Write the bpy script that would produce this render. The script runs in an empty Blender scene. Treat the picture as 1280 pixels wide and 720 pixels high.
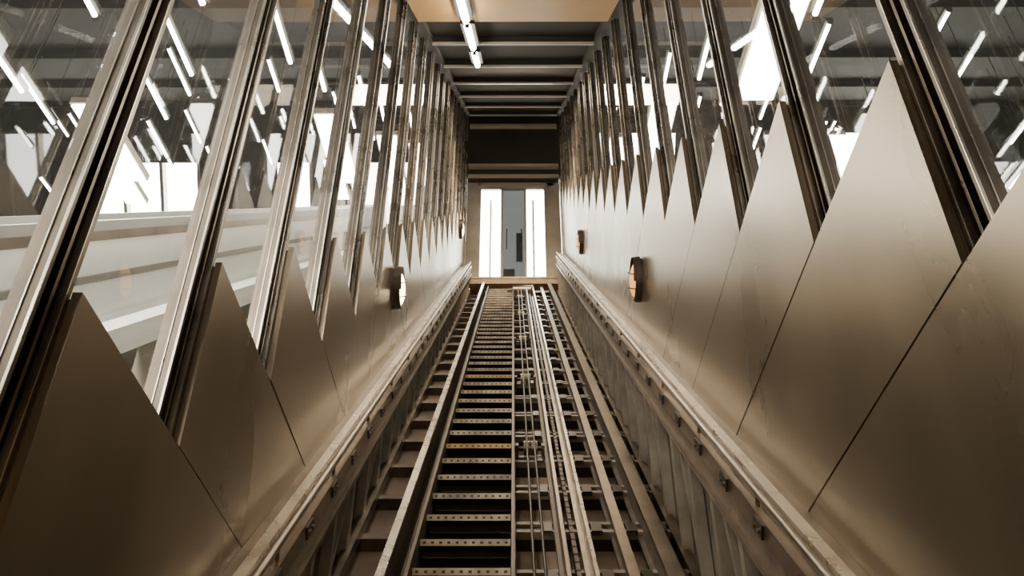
import bpy, math, random
from mathutils import Vector
random.seed(4)
AL=math.radians(39.0); CA,SA=math.cos(AL),math.sin(AL)
SC=0.85
TV=SA/CA   # ds per dh along world vertical
def W3(u,s,h):
    return Vector((u*SC,(s*CA-h*SA)*SC,(s*SA+h*CA)*SC))

# ---------------------------------------------------------------- materials
def newmat(n):
    m=bpy.data.materials.new(n); m.use_nodes=True
    nt=m.node_tree; b=nt.nodes['Principled BSDF']
    return m,nt,b
def metal(n,c,rough=.35,metallic=1.0,var=.12,scale=3.0,bump=0.0,stretch=(1,1,1),spec=.5):
    m,nt,b=newmat(n)
    tc=nt.nodes.new('ShaderNodeTexCoord'); mp=nt.nodes.new('ShaderNodeMapping')
    mp.inputs['Scale'].default_value=stretch
    nt.links.new(tc.outputs['Object'],mp.inputs['Vector'])
    nz=nt.nodes.new('ShaderNodeTexNoise'); nz.inputs['Scale'].default_value=scale; nz.inputs['Detail'].default_value=6
    nt.links.new(mp.outputs['Vector'],nz.inputs['Vector'])
    r=nt.nodes.new('ShaderNodeValToRGB')
    r.color_ramp.elements[0].position=.3; r.color_ramp.elements[1].position=.7
    r.color_ramp.elements[0].color=(c[0]*(1-var),c[1]*(1-var),c[2]*(1-var),1)
    r.color_ramp.elements[1].color=(min(1,c[0]*(1+var)),min(1,c[1]*(1+var)),min(1,c[2]*(1+var)),1)
    nt.links.new(nz.outputs['Fac'],r.inputs['Fac']); nt.links.new(r.outputs['Color'],b.inputs['Base Color'])
    mr=nt.nodes.new('ShaderNodeMapRange'); mr.inputs['To Min'].default_value=max(.03,rough-.09); mr.inputs['To Max'].default_value=rough+.10
    nt.links.new(nz.outputs['Fac'],mr.inputs['Value']); nt.links.new(mr.outputs['Result'],b.inputs['Roughness'])
    b.inputs['Metallic'].default_value=metallic
    b.inputs['Specular IOR Level'].default_value=spec
    if bump>0:
        bp=nt.nodes.new('ShaderNodeBump'); bp.inputs['Strength'].default_value=bump; bp.inputs['Distance'].default_value=.01
        nt.links.new(nz.outputs['Fac'],bp.inputs['Height']); nt.links.new(bp.outputs['Normal'],b.inputs['Normal'])
    return m
def emis(n,c,st):
    m,nt,b=newmat(n)
    b.inputs['Base Color'].default_value=(*c,1); b.inputs['Emission Color'].default_value=(*c,1)
    b.inputs['Emission Strength'].default_value=st
    return m
M={}
M['panel']=metal('brushed_steel_panel',(.30,.242,.172),.29,.9,.16,1.3,.05,(1,1,.35))
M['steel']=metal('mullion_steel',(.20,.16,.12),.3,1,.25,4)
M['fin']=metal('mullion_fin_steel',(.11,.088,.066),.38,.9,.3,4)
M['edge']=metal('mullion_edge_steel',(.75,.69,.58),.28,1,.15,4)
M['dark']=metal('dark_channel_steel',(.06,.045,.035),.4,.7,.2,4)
M['rail']=metal('rail_steel',(.30,.245,.185),.33,1,.25,5,.1)
M['bright']=metal('polished_rail_steel',(.72,.65,.54),.28,1,.15,6)
M['brown']=metal('greasy_brown_steel',(.12,.088,.062),.5,.5,.4,6,.2)
M['tie']=metal('cross_tie_steel',(.22,.175,.135),.5,.4,.3,5,.2)
M['post']=metal('galvanised_post',(.20,.165,.125),.5,.5,.25,6)
M['conc']=metal('pit_concrete',(.24,.17,.115),.85,0,.4,2.5,.4)
M['pitwall']=metal('pit_wall_paint',(.03,.024,.02),.8,0,.3,2)
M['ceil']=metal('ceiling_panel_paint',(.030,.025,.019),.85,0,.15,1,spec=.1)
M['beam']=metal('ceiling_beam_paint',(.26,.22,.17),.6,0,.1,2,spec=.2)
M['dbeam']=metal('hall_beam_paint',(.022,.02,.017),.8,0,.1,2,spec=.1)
M['tan']=metal('flare_band_tan',(.42,.22,.045),.5,0,.12,2,spec=.2)  # orange flare put into the beam colour
M['hall']=metal('hall_wall_plaster',(.22,.20,.175),.8,0,.12,.6)
M['hallfloor']=metal('hall_floor_stone',(.24,.23,.20),.4,0,.2,1)
M['white']=metal('escalator_enamel',(.78,.77,.72),.4,.1,.06,1)
M['side']=metal('escalator_side_panel',(.16,.15,.125),.35,.6,.1,1)
M['rubber']=metal('handrail_rubber',(.30,.29,.27),.35,0,.1,5)
M['tread']=metal('tread_dark',(.05,.038,.03),.6,.4,.3,8)
M['nose']=metal('tread_nosing',(.36,.29,.21),.55,.2,.5,7)
M['yellow']=metal('yellow_nosing',(.42,.26,.08),.5,.2,.4,9)
M['door']=metal('door_frame_steel',(.40,.35,.29),.4,.6,.1,4)
M['sill']=metal('landing_sill',(.48,.33,.21),.5,.3,.2,5)
M['tube']=emis('fluorescent_tube',(1,.94,.84),70)
M['glare']=emis('glare_panel_glow',(1,.95,.86),26)  # glow of the added panels that imitate glare
M['amber']=emis('amber_lens',(.95,.36,.10),1.3)
M['warmlens']=emis('warm_lens',(1,.78,.5),14)
def glassmat(n,dirt=.07,tint=(.95,.97,.95),base=.05,grz=.8):
    m,nt,b=newmat(n); nt.nodes.remove(b)
    out=nt.nodes['Material Output']
    tr=nt.nodes.new('ShaderNodeBsdfTransparent'); tr.inputs['Color'].default_value=(*tint,1)
    gl=nt.nodes.new('ShaderNodeBsdfGlossy'); gl.inputs['Roughness'].default_value=.02
    lw=nt.nodes.new('ShaderNodeLayerWeight'); lw.inputs['Blend'].default_value=.5
    pw=nt.nodes.new('ShaderNodeMath'); pw.operation='POWER'; pw.inputs[1].default_value=4.0
    nt.links.new(lw.outputs['Facing'],pw.inputs[0])
    fr=nt.nodes.new('ShaderNodeMapRange'); fr.inputs['To Min'].default_value=base; fr.inputs['To Max'].default_value=grz
    nt.links.new(pw.outputs[0],fr.inputs['Value'])
    mx=nt.nodes.new('ShaderNodeMixShader')
    nt.links.new(fr.outputs[0],mx.inputs[0]); nt.links.new(tr.outputs[0],mx.inputs[1]); nt.links.new(gl.outputs[0],mx.inputs[2])
    df=nt.nodes.new('ShaderNodeBsdfDiffuse'); df.inputs['Color'].default_value=(.8,.78,.74,1)
    tl=nt.nodes.new('ShaderNodeBsdfTranslucent'); tl.inputs['Color'].default_value=(.8,.78,.74,1)
    md=nt.nodes.new('ShaderNodeMixShader'); md.inputs[0].default_value=.6
    nt.links.new(df.outputs[0],md.inputs[1]); nt.links.new(tl.outputs[0],md.inputs[2])
    nz=nt.nodes.new('ShaderNodeTexNoise'); nz.inputs['Scale'].default_value=1.5; nz.inputs['Detail'].default_value=5
    mr=nt.nodes.new('ShaderNodeMapRange'); mr.inputs['From Min'].default_value=.35; mr.inputs['From Max'].default_value=.75
    mr.inputs['To Min'].default_value=dirt*.3; mr.inputs['To Max'].default_value=dirt*2
    nt.links.new(nz.outputs['Fac'],mr.inputs['Value'])
    m2=nt.nodes.new('ShaderNodeMixShader')
    nt.links.new(mr.outputs[0],m2.inputs[0]); nt.links.new(mx.outputs[0],m2.inputs[1]); nt.links.new(md.outputs[0],m2.inputs[2])
    nt.links.new(m2.outputs[0],out.inputs['Surface'])
    return m
M['glass']=glassmat('shaft_glazing',.03,(.97,.98,.95),.06,.75)
M['doorglass']=glassmat('door_glazing',.02,(.10,.105,.105),.03,.5)

# ---------------------------------------------------------------- mesh builder
class MB:
    def __init__(s,name): s.n=name; s.v=[]; s.f=[]; s.m=[]; s.sm=[]; s.ml=[]
    def mi(s,k):
        if k not in s.ml: s.ml.append(k)
        return s.ml.index(k)
    def add(s,vs,fs,k,smooth=False):
        o=len(s.v); s.v+= [Vector(x) for x in vs]; i=s.mi(k)
        for f in fs: s.f.append([o+a for a in f]); s.m.append(i); s.sm.append(smooth)
    def hexa(s,P,k):
        s.add(P,[(0,3,2,1),(4,5,6,7),(0,1,5,4),(1,2,6,5),(2,3,7,6),(3,0,4,7)],k)
    def bs(s,u0,u1,s0,s1,h0,h1,k):
        s.hexa([W3(u0,s0,h0),W3(u1,s0,h0),W3(u1,s1,h0),W3(u0,s1,h0),W3(u0,s0,h1),W3(u1,s0,h1),W3(u1,s1,h1),W3(u0,s1,h1)],k)
    def vp(s,u0,u1,sb,w,h0,h1,k):
        d=(h1-h0)*TV
        s.hexa([W3(u0,sb,h0),W3(u1,sb,h0),W3(u1,sb+w,h0),W3(u0,sb+w,h0),W3(u0,sb+d,h1),W3(u1,sb+d,h1),W3(u1,sb+w+d,h1),W3(u0,sb+w+d,h1)],k)
    def bw(s,u0,u1,o,y0,y1,z0,z1,k):
        P=[]
        for z in (z0,z1):
            for (u,y) in ((u0,y0),(u1,y0),(u1,y1),(u0,y1)):
                P.append(Vector((u*SC,o.y+y*SC,o.z+z*SC)))
        s.hexa(P,k)
    def prism(s,poly,u0,u1,k):
        n=len(poly); vs=[W3(u0,a,b) for a,b in poly]+[W3(u1,a,b) for a,b in poly]
        fs=[tuple(range(n)),tuple(range(2*n-1,n-1,-1))]+[(i,i+n,(i+1)%n+n,(i+1)%n) for i in range(n)]
        s.add(vs,fs,k)
    def cyl(s,a,b,r,k,n=14):
        a=Vector(a);b=Vector(b);d=(b-a).normalized()
        t=Vector((0,0,1)) if abs(d.z)<.9 else Vector((1,0,0))
        x=d.cross(t).normalized(); y=d.cross(x)
        vs=[];
        for p in (a,b):
            for i in range(n):
                an=2*math.pi*i/n; vs.append(p+x*math.cos(an)*r+y*math.sin(an)*r)
        s.add(vs,[(i,(i+1)%n,(i+1)%n+n,i+n) for i in range(n)],k,True)
        s.add(vs,[tuple(range(n)),tuple(range(2*n-1,n-1,-1))],k)
    def build(s,bevel=0):
        me=bpy.data.meshes.new(s.n)
        c=sum(s.v,Vector())/len(s.v)
        me.from_pydata([tuple(v-c) for v in s.v],[],s.f)
        for k in s.ml: me.materials.append(M[k])
        for i,p in enumerate(me.polygons): p.material_index=s.m[i]; p.use_smooth=s.sm[i]
        import bmesh
        bm=bmesh.new(); bm.from_mesh(me); bmesh.ops.recalc_face_normals(bm,faces=bm.faces); bm.to_mesh(me); bm.free()
        ob=bpy.data.objects.new(s.n,me); ob.location=c
        bpy.context.scene.collection.objects.link(ob)
        return ob

S0,S1=-1.5,22.0
PITCH=1.23; SD=.92; A=PITCH/(TV+SD)
HC=2.62
# ---------------------------------------------------------------- panelled walls, mullions, glazing
def side(sgn,W,sp0,hp,hbot,nm,wn):
    wl=MB('wall_'+nm); mu=MB('glazing_mullions'); gz=MB('window_'+wn)
    ks=[k for k in range(-5,20)]
    g=.006
    hv=hp-A; L=hv-hbot
    gu=W+.10
    for k in ks:
        sp=sp0+PITCH*k
        sv=sp-TV*A
        j=random.uniform(0,.004)
        poly=[(sp-g,hp),(sv+g,hv),(sv+g+SD*L,hbot),(sp-g+SD*(L+A),hbot)]
        wl.prism(poly,sgn*(W-j),sgn*(W+.03),'panel')
        hb=hv-.06; s_b=sv-.06*TV
        top=HC
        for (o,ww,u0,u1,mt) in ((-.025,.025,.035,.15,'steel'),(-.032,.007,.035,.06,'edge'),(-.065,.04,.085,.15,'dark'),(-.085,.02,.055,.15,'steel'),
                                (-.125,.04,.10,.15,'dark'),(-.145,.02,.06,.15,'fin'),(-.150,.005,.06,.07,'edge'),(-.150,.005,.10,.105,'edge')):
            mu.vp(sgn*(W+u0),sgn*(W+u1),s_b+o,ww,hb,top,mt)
        d=A*TV
        mu.hexa([W3(sgn*(W+.03),sv-.004,hv),W3(sgn*(W+.06),sv-.004,hv),W3(sgn*(W+.06),sv+.03,hv),W3(sgn*(W+.03),sv+.03,hv),
                 W3(sgn*(W+.03),sv-.004+d-.02,hp-.02),W3(sgn*(W+.06),sv-.004+d-.02,hp-.02),W3(sgn*(W+.06),sv+.0+d-.02,hp-.03),W3(sgn*(W+.03),sv+d-.02,hp-.03)],'dark')
        a=sv; b=sv+PITCH-.15
        hb2=hv-.05
        gz.add([W3(sgn*gu,a-.05*TV,hb2),W3(sgn*gu,b-.05*TV,hb2),W3(sgn*gu,b+(HC-hv)*TV,HC),W3(sgn*gu,a+(HC-hv)*TV,HC)],[(0,1,2,3)],'glass')
    wl.bs(sgn*(W+.045),sgn*(W+.12),-5,27,-2.7,hv-.12,'pitwall')
    wl.build(); mu.build(); gz.build()
WR,WL=1.40,1.37
side(1,WR,3.06,.515,-1.72,'right','1')
side(-1,WL,2.53,-.29,-2.02,'left','2')

# ---------------------------------------------------------------- side guide rails with truss posts
def guide(sgn,W,ht,name):
    g=MB(name)
    ui=W-.24
    a,b=S0,S1-.3
    g.bs(sgn*(ui+.05),sgn*(W-.002),a,b,ht-.06,ht-.02,'rail')
    g.bs(sgn*(ui+.09),sgn*(ui+.15),a,b,ht-.02,ht+.02,'bright')
    g.bs(sgn*ui,sgn*(ui+.05),a,b,ht-.13,ht-.035,'rail')
    g.bs(sgn*(ui+.03),sgn*(ui+.06),a,b,ht-.26,ht-.13,'brown')
    g.bs(sgn*(ui),sgn*(ui+.06),a,b,ht-.29,ht-.26,'rail')
    g.bs(sgn*(ui+.0),sgn*(ui+.07),a,b,-2.5,-2.42,'rail')
    s=a
    i=0
    while s<b-.8:
        g.vp(sgn*(ui+.03),sgn*(ui+.10),s,.09,-2.45,ht-.28,'post')
        g.vp(sgn*(ui+.09),sgn*(ui+.20),s+.012,.016,-2.45,ht-.1,'post')
        if i%2==0:
            P0=(s+.1,-2.42); P1=(s+1.05,ht-.28)
            g.hexa([W3(sgn*(ui+.05),P0[0],P0[1]),W3(sgn*(ui+.08),P0[0],P0[1]),W3(sgn*(ui+.08),P0[0]+.08,P0[1]),W3(sgn*(ui+.05),P0[0]+.08,P0[1]),
                    W3(sgn*(ui+.05),P1[0],P1[1]),W3(sgn*(ui+.08),P1[0],P1[1]),W3(sgn*(ui+.08),P1[0]+.08,P1[1]),W3(sgn*(ui+.05),P1[0]+.08,P1[1])],'post')
        g.bs(sgn*(ui-.012),sgn*ui,s+.1,s+.24,ht-.12,ht-.05,'dark')
        for q in (.13,.2):
            c=W3(sgn*(ui-.012),s+q,ht-.085); g.cyl(c,c+Vector((-sgn*.01,0,0)),.010,'rail',8)
        s+=.62; i+=1
    g.cyl(W3(sgn*(ui+.03),a,ht+.035),W3(sgn*(ui+.03),b,ht+.035),.018,'rail')
    s=a+.3
    while s<b:
        g.cyl(W3(sgn*(ui+.03),s,ht-.04),W3(sgn*(ui+.03),s,ht+.035),.010,'rail',8); s+=1.24
    g.build()
guide(1,WR,-1.45,'guide_rail_truss')
guide(-1,WL,-1.72,'guide_rail_truss')

def chan(name,u0,u1,ht,hb,top='bright',web='brown'):
    c=MB(name)
    c.bs(u0,u1,S0,S1-.4,ht-.025,ht,top)
    um=(u0+u1)/2
    c.bs(um-.012,um+.012,S0,S1-.4,hb+.02,ht-.02,web)
    c.bs(u0,u1,S0,S1-.4,hb,hb+.025,web)
    c.build()
chan('stair_stringer',-.82,-.765,-2.2,-2.6)
chan('running_rail',.92,1.02,-2.22,-2.5,'rail')
chan('running_rail',.72,.79,-2.32,-2.5,'rail')
r=MB('counterweight_guide_rail')
r.bs(.33,.355,S0,S1-.5,-2.42,-2.28,'rail'); r.bs(.30,.38,S0,S1-.5,-2.47,-2.42,'brown')
r.bs(.50,.525,S0,S1-.5,-2.42,-2.26,'bright'); r.bs(.47,.555,S0,S1-.5,-2.47,-2.42,'rail')
r.bs(.41,.44,S0,S1-.5,-2.47,-2.40,'brown')
s=S0
while s<12:
    r.bs(.41,.44,s,s+.05,-2.40,-2.395,'brown'); s+=.12
r.build()
c=MB('hoist_cables')
for u in (.13,.20): c.cyl(W3(u,S0,-2.3),W3(u,S1-.6,-2.3),.009,'dark',8)
for s in [1.5+3*i for i in range(7)]:
    for u in (.13,.20): c.cyl(W3(u-.03,s,-2.38),W3(u+.03,s,-2.38),.06,'rail',16)
    c.cyl(W3(.02,s,-2.38),W3(.30,s,-2.38),.015,'brown',8)
    c.bs(.02,.05,s-.04,s+.04,-2.6,-2.34,'brown'); c.bs(.27,.30,s-.04,s+.04,-2.6,-2.34,'brown')
c.build()
t=MB('track_cross_ties')
s=S0
while s<S1-.6:
    t.bs(.02,1.16,s,s+.20,-2.6,-2.48,'dark')
    t.bs(.02,1.16,s-.02,s+.03,-2.50,-2.44,'tie')
    t.bs(.02,1.16,s+.17,s+.22,-2.50,-2.46,'tie')
    for u in (.25,.62,.88,1.1): t.bs(u-.04,u+.04,s-.02,s+.15,-2.47,-2.43,'dark')
    t.bs(-1.16,-.86,s,s+.1,-2.6,-2.5,'brown')
    s+=.80
t.build()
f=MB('floor'); f.bs(-1.6,1.6,-5,S1+.2,-2.75,-2.6,'conc'); f.build()

# ---------------------------------------------------------------- maintenance stair
st=MB('maintenance_stair')
st.bs(-.68,-.655,S0,S1-.5,-2.55,-2.3,'brown'); st.bs(-.015,.01,S0,S1-.5,-2.55,-2.3,'brown')
st.bs(-.655,-.015,S0,S1-.5,-2.59,-2.57,'tread')
s=-.8;i=0
while s<S1-.6:
    o=W3(0,s,-2.36)
    st.bw(-.655,-.015,o,0,.26,-.012,.0,'tread')
    k='yellow' if i in (19,26) else 'nose'
    st.bw(-.65,-.02,o,-.008,.0,-.042,.004,k)
    st.bw(-.655,-.015,o,.25,.26,-.05,.0,'tread')
    for q in range(11):
        uu=-.62+q*.057
        st.bw(uu-.010,uu+.010,o,-.0095,-.0075,-.028,-.012,'tread')
    s+=.44;i+=1
st.build()

# ---------------------------------------------------------------- shaft ceiling
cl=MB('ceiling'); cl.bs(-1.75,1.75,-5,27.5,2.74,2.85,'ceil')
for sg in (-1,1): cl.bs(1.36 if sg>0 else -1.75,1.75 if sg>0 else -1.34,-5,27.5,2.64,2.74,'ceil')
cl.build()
bm_=MB('ceiling_beams')
for i in range(-4,6):
    s=13.8+2.3*i
    if abs(s-11.5)<.1: continue
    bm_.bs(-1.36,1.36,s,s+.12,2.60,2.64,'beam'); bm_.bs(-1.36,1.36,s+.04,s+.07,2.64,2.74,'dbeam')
bm_.build()
tb=MB('flare_band_beam'); tb.bs(-1.38,1.38,10.5,12.0,2.58,2.62,'tan'); tb.bs(-1.38,1.38,10.55,11.95,2.62,2.74,'tan'); tb.build()  # wide beam added to imitate an orange band of lens flare
def tubelight(mb,u,s,h,L,horizontal=True,w=.05):
    o=W3(u,s,h)
    if horizontal:
        mb.bw(u-w*1.2,u+w*1.2,o,-L/2,L/2,.03,.09,'dbeam')
        mb.cyl(o+Vector((0,-L/2*SC,0)),o+Vector((0,L/2*SC,0)),w*.6*SC,'tube',6)
        for e in (-1,1): mb.bw(u-.03,u+.03,o,e*L/2-.02,e*L/2+.02,-.03,.05,'dbeam')
    else:
        mb.bs(u-w*1.2,u+w*1.2,s-L/2,s+L/2,h+.03,h+.09,'dbeam')
        mb.cyl(W3(u,s-L/2,h),W3(u,s+L/2,h),w*.6*SC,'tube',6)
        for e in (-1,1): mb.bs(u-.03,u+.03,s+e*L/2-.02,s+e*L/2+.02,h-.03,h+.05,'dbeam')
tl=MB('fluorescent_ceiling_lights')
for s,L in ((4,1.2),(7.5,1.2),(10.9,1.3),(12.75,1.7),(14.7,1.2)): tubelight(tl,-.66,s,2.5,L,False,.085)
tl.build()

# ---------------------------------------------------------------- bulkhead lamps
def bulk(sgn,W,s,h,lens):
    b=MB('bulkhead_lamp')
    cu=sgn*W
    R=.82
    def ring(rs,du,n=28): return [W3(cu-sgn*du,s+R*rs[0]*math.cos(2*math.pi*i/n)*1.0,h+R*rs[1]*math.sin(2*math.pi*i/n)) for i in range(n)]
    def loft(rings,k):
        n=28; vs=sum(rings,[])
        fs=[(j*n+i,j*n+(i+1)%n,(j+1)*n+(i+1)%n,(j+1)*n+i) for j in range(len(rings)-1) for i in range(n)]
        b.add(vs,fs,k,True)
    loft([ring((.21,.30),0),ring((.21,.30),.05),ring((.19,.28),.075),ring((.155,.245),.075),ring((.15,.24),.05)],'dark')
    rr=[ring((.152*math.cos(a),.24*math.cos(a)),.05+.07*math.sin(a)) for a in [j*math.pi/2/6 for j in range(6)]]+[ring((.003,.003),.12)]
    loft(rr,lens)
    for dh in (-.08,.08):
        P=[W3(cu-sgn*(.07+.07*math.sin(math.pi*q/6)),s-.14+.28*q/6,h+dh) for q in range(7)]
        for a,c in zip(P,P[1:]): b.cyl(a,c,.006,'dark',6)
    n=14; V=[]
    for q in range(n+1):
        a=math.pi*q/n
        for dd,sc_ in ((0.02,1.05),(.10,1.0)):
            V.append(W3(cu-sgn*dd,s+R*.2*sc_*math.cos(a),h+R*.30*sc_*math.sin(a)+.01))
    b.add(V,[(2*q,2*q+1,2*q+3,2*q+2) for q in range(n)],'dark',True)
    b.build()
bulk(-1,WL,9.2,-1.02,'warmlens'); bulk(1,WR,8.75,-.88,'amber'); bulk(1,WR,16.1,-.85,'amber'); bulk(-1,WL,20.5,-.75,'warmlens')

# ---------------------------------------------------------------- top landing, door
O=W3(0,22,-2.32)
dr=MB('door_1')
def D(u0,u1,y0,y1,z0,z1,k): dr.bw(u0,u1,O,y0,y1,z0,z1,k)
D(-1.05,-.95,0,.15,0,3.65,'door'); D(1.02,1.22,0,.15,0,3.65,'door'); D(-1.05,1.22,0,.15,3.52,3.65,'door')
D(-.95,1.02,.03,.1,0,.08,'door'); D(-.95,1.02,.03,.1,3.42,3.52,'door')
for u in (-.33,.36): D(u-.03,u+.03,.02,.12,.08,3.42,'door')
D(.92,1.02,.02,.12,.08,3.42,'door')
D(-.95,-.36,.06,.075,.08,3.42,'glass'); D(-.30,.33,.06,.075,.08,3.42,'doorglass'); D(.39,.92,.06,.075,.08,3.42,'glass')
D(-.2,-.17,-.03,.02,1.2,1.9,'steel'); D(.23,.26,-.03,.02,1.2,1.9,'steel')
dr.build()
sl=MB('landing_sill_beam')
sl.bw(-1.2,1.26,O,-.35,.3,-.2,0,'sill'); sl.bw(-1.2,1.26,O,-.37,-.35,-.04,.01,'rail')
sl.build()
lb=MB('lobby_partition')
lb.bw(.62,.68,O,2.0,2.1,.0,4.6,'post'); lb.bw(-.75,-.70,O,2.0,2.1,0,4.6,'post'); lb.bw(-.75,.68,O,2.0,2.1,1.1,1.2,'post')
lb.bw(-.30,.05,O,2.2,2.25,.3,2.0,'post'); lb.bw(.10,.30,O,2.2,2.25,2.3,3.4,'post')
lb.build()
hd=MB('wall_back')
hd.bw(-1.6,1.6,O,.05,.2,3.95,6.9,'ceil')
hd.bw(-1.36,-1.05,O,.0,.2,0,3.95,'door'); hd.bw(1.22,1.38,O,.0,.2,0,3.95,'door')
hd.bw(-1.36,1.38,O,-.02,.2,3.65,3.8,'dark'); hd.bw(-1.36,1.38,O,-.1,.2,3.8,3.9,'beam')
hd.bw(-1.36,1.38,O,-.1,.2,4.22,4.32,'beam'); hd.bw(-1.36,1.38,O,-.06,.2,5.9,6.02,'beam')
hd.build()
m=MB('hoist_machine')
m.bs(-.15,.45,20.6,21.0,-2.6,-2.32,'post'); m.cyl(W3(.0,20.8,-2.36),W3(.5,20.8,-2.36),.12,'rail',20)
m.bs(.55,.95,20.6,21.0,-2.6,-2.38,'dark'); m.bs(-.75,-.2,20.8,21.1,-2.6,-2.4,'brown'); m.bs(.46,.54,20.6,20.8,-2.6,-2.25,'brown')
m.build()

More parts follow.
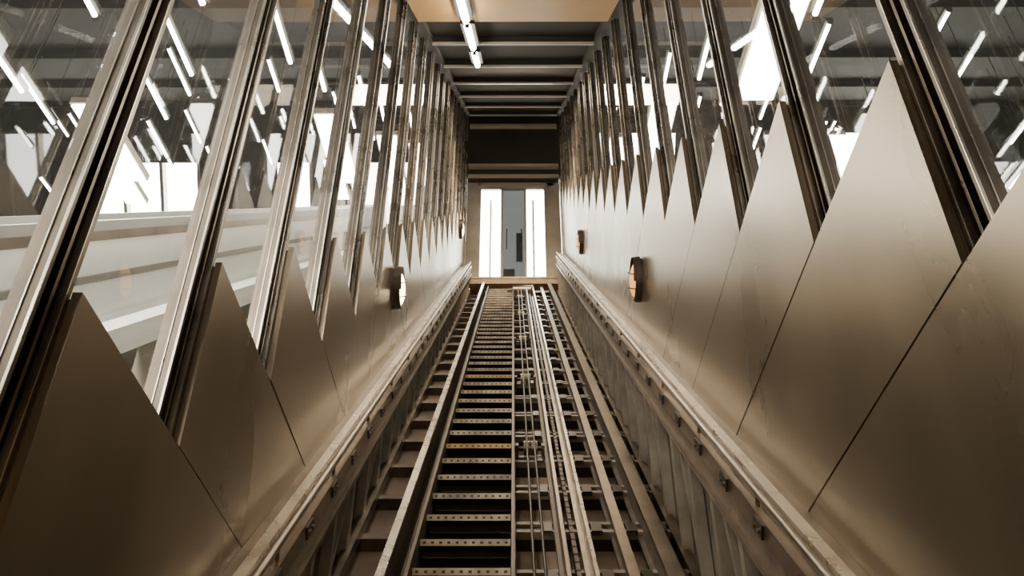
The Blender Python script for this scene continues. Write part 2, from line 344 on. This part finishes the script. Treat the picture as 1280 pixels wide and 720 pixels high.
# ---------------------------------------------------------------- station hall around the shaft
SE=28; HU=23
for sgn,nm in ((-1,'left'),(1,'right')):
    a,b=(sgn*1.75,sgn*HU)
    x=MB('ceiling_hall'); x.bs(min(a,b),max(a,b),-7,SE,3.3,3.5,'dbeam')
    for i in range(0,8): x.bs(min(a,b),max(a,b),-5+4.6*i,-4.88+4.6*i,3.1,3.3,'dbeam')
    x.build()
    x=MB('floor_hall'); x.bs(min(a,b),max(a,b),-7,SE,-3.3,-3.1,'hallfloor'); x.build()
    x=MB('wall_hall_'+nm); x.bs(sgn*HU,sgn*(HU+.3),-7,SE,-3.3,3.5,'dbeam'); x.build()
    x=MB('wall_end_'+nm)
    ht=1.3 if sgn<0 else 2.3
    x.bs(min(a,b),max(a,b),SE,SE+.3,-3.3,-1.2,'hall'); x.bs(min(a,b),max(a,b),SE,SE+.3,ht,3.5,'ceil')
    u=1.75; n_=0
    while u<HU:
        x.bs(sgn*u,sgn*(u+.12),SE,SE+.3,-1.2,ht,'door')
        if n_ in (3,5,6,10,11,12,13,15): x.bs(sgn*u,sgn*(u+1.3),SE,SE+.3,-1.2,ht,'ceil')
        u+=1.3; n_+=1
    x.build()
    x=MB('wall_start_'+nm); x.bs(min(a,b),max(a,b),-7.3,-7,-3.3,3.5,'hall'); x.build()
    x=MB('fluorescent_hall_lights')
    for j,u in enumerate([2.9,4.3,6.0,7.8,9.6,11.6,13.6,16,18.5,21]):
        for i in range(9):
            s=1.5+i*2.8+(j%2)*1.3+random.uniform(-.7,.7)
            lo=2.0 if j<2 else (1.2 if j<4 else .2)
            h=random.uniform(lo,2.4)
            uu=u+random.uniform(-.5,.5)*(j>1)
            tubelight(x,sgn*uu,s,h,random.choice((.8,1.15,1.15)),True,.045)
            o=W3(sgn*uu,s,h)
            for e in (-.35,.35):
                p=o+Vector((0,e*SC,.09*SC))
                x.cyl(p,p+Vector((0,0,(3.2-h)/CA*SC-.05)),.006,'dbeam',5)
    x.build()
    for ue,hh in ((2.5,-.12),(5.2,-.5)):
        if sgn>0: hh-=.5
        e=MB('escalator')
        for (c,q) in ((ue,1),(ue+1.3,-1)):
            def B(du0,du1,h0,h1,k): 
                p,r_=sgn*(c+q*du0),sgn*(c+q*du1); e.bs(min(p,r_),max(p,r_),-6,26,h0,h1,k)
            B(-.05,.07,hh-.06,hh,'rubber'); B(-.02,.05,hh-.12,hh-.06,'steel')
            B(.0,.03,hh-.32,hh-.12,'white'); B(-.03,.05,hh-.36,hh-.32,'side'); B(.0,.03,hh-.55,hh-.36,'white'); B(-.1,.16,hh-.62,hh-.55,'white'); B(-.1,-.06,hh-1.5,hh-.62,'side')
            B(-.14,-.06,hh-1.02,hh-.94,'steel')
            s=-6
            while s<26: 
                p,r_=sgn*(c-q*.105),sgn*(c-q*.1); e.bs(min(p,r_),max(p,r_),s,s+.02,hh-1.5,hh-.62,'dark')
                s+=1.2
        s=-5
        while s<25.5:
            oo=W3(0,s,hh-.95); p,r_=sorted((sgn*(ue+.17),sgn*(ue+1.13)))
            e.bw(p,r_,oo,0,.42,-.32,0,'post'); s+=.55
        e.build()
    x=MB('support_props')
    for i in range(9):
        x.vp(sgn*1.95 if sgn>0 else -2.07,sgn*2.07 if sgn>0 else -1.95,1.6+3*i-2.6*TV,.14,-3.1,-.7,'beam')
    x.bs(min(sgn*1.93,sgn*2.1),max(sgn*1.93,sgn*2.1),-5,25,-.75,-.62,'white')
    x.build()
    x=MB('glare_panels')  # added glowing panels standing in for glare in the hall
    LB=((9,2.6,1.75),(15.5,2.5,1.2),(21,2.4,1.0),(12,5.6,1.0),(19,7,.9),(24,5,.6)) if sgn>0 else ((14.5,2.9,.9),(19,2.6,.9),(23,2.4,1.0),(13,6.2,.9),(18,8.5,.5),(24,5,.6))
    for (s,u,h) in LB:
        o=W3(sgn*u,s,h); p,r_=sorted((sgn*u,sgn*(u+.5)))
        x.bw(p,r_,o,-.9,.9,0,.12,'beam'); x.bw(p+.03,r_-.03,o,-.87,.87,-.04,0,'glare')
        for e_ in (-.7,.7):
            q=o+Vector((sgn*.25*SC,e_*SC,.1)); x.cyl(q,q+Vector((0,0,(2.8-h)*SC)),.008,'dbeam',5)
    x.build()
x=MB('wall_front'); x.bs(-1.7,1.7,-5.3,-5,-3.3,3.5,'hall'); x.build()

# ---------------------------------------------------------------- lights
def area(n,loc,tgt,sx,sy,e,c):
    l=bpy.data.lights.new(n,'AREA'); l.shape='RECTANGLE'; l.size=sx; l.size_y=sy; l.energy=e; l.color=c
    o=bpy.data.objects.new(n,l); o.location=loc; o.rotation_euler=(Vector(tgt)-Vector(loc)).to_track_quat('-Z','Y').to_euler()
    bpy.context.scene.collection.objects.link(o)
area('cab_side_fill',W3(0,-1.2,1.9),W3(0,8,0.4),1.6,.6,32,(1,.66,.36))  # added warm fill behind the camera to light the wall panels
area('shaft_top_fill',W3(0,19,2.5),W3(0,17,-2),1.6,1.0,220,(1,.82,.58))  # added warm fill near the shaft top, no fixture modelled
area('hall_fill',W3(-3.4,5,2.9),W3(-3.2,7,-.5),1.2,6,750,(1,.95,.87))  # added fill that brightens the left escalators
area('hall_fill',W3(3.4,7,2.9),W3(3.2,9,-.5),1.2,6,240,(1,.95,.87))  # same added fill over the right escalators, weaker
w=bpy.data.worlds.new('sky'); bpy.context.scene.world=w; w.use_nodes=True
w.node_tree.nodes['Background'].inputs[0].default_value=(1,.96,.88,1); w.node_tree.nodes['Background'].inputs[1].default_value=20.0
bpy.context.scene.view_settings.exposure=0.1

# ---------------------------------------------------------------- camera
cd=bpy.data.cameras.new('camera'); cd.sensor_width=36; cd.lens=36*1000/1280; cd.clip_start=.02
co=bpy.data.objects.new('camera',cd); bpy.context.scene.collection.objects.link(co)
co.location=(0,0,0); co.rotation_euler=(math.radians(90+39-6.28),0,math.radians(0.1))
bpy.context.scene.camera=co
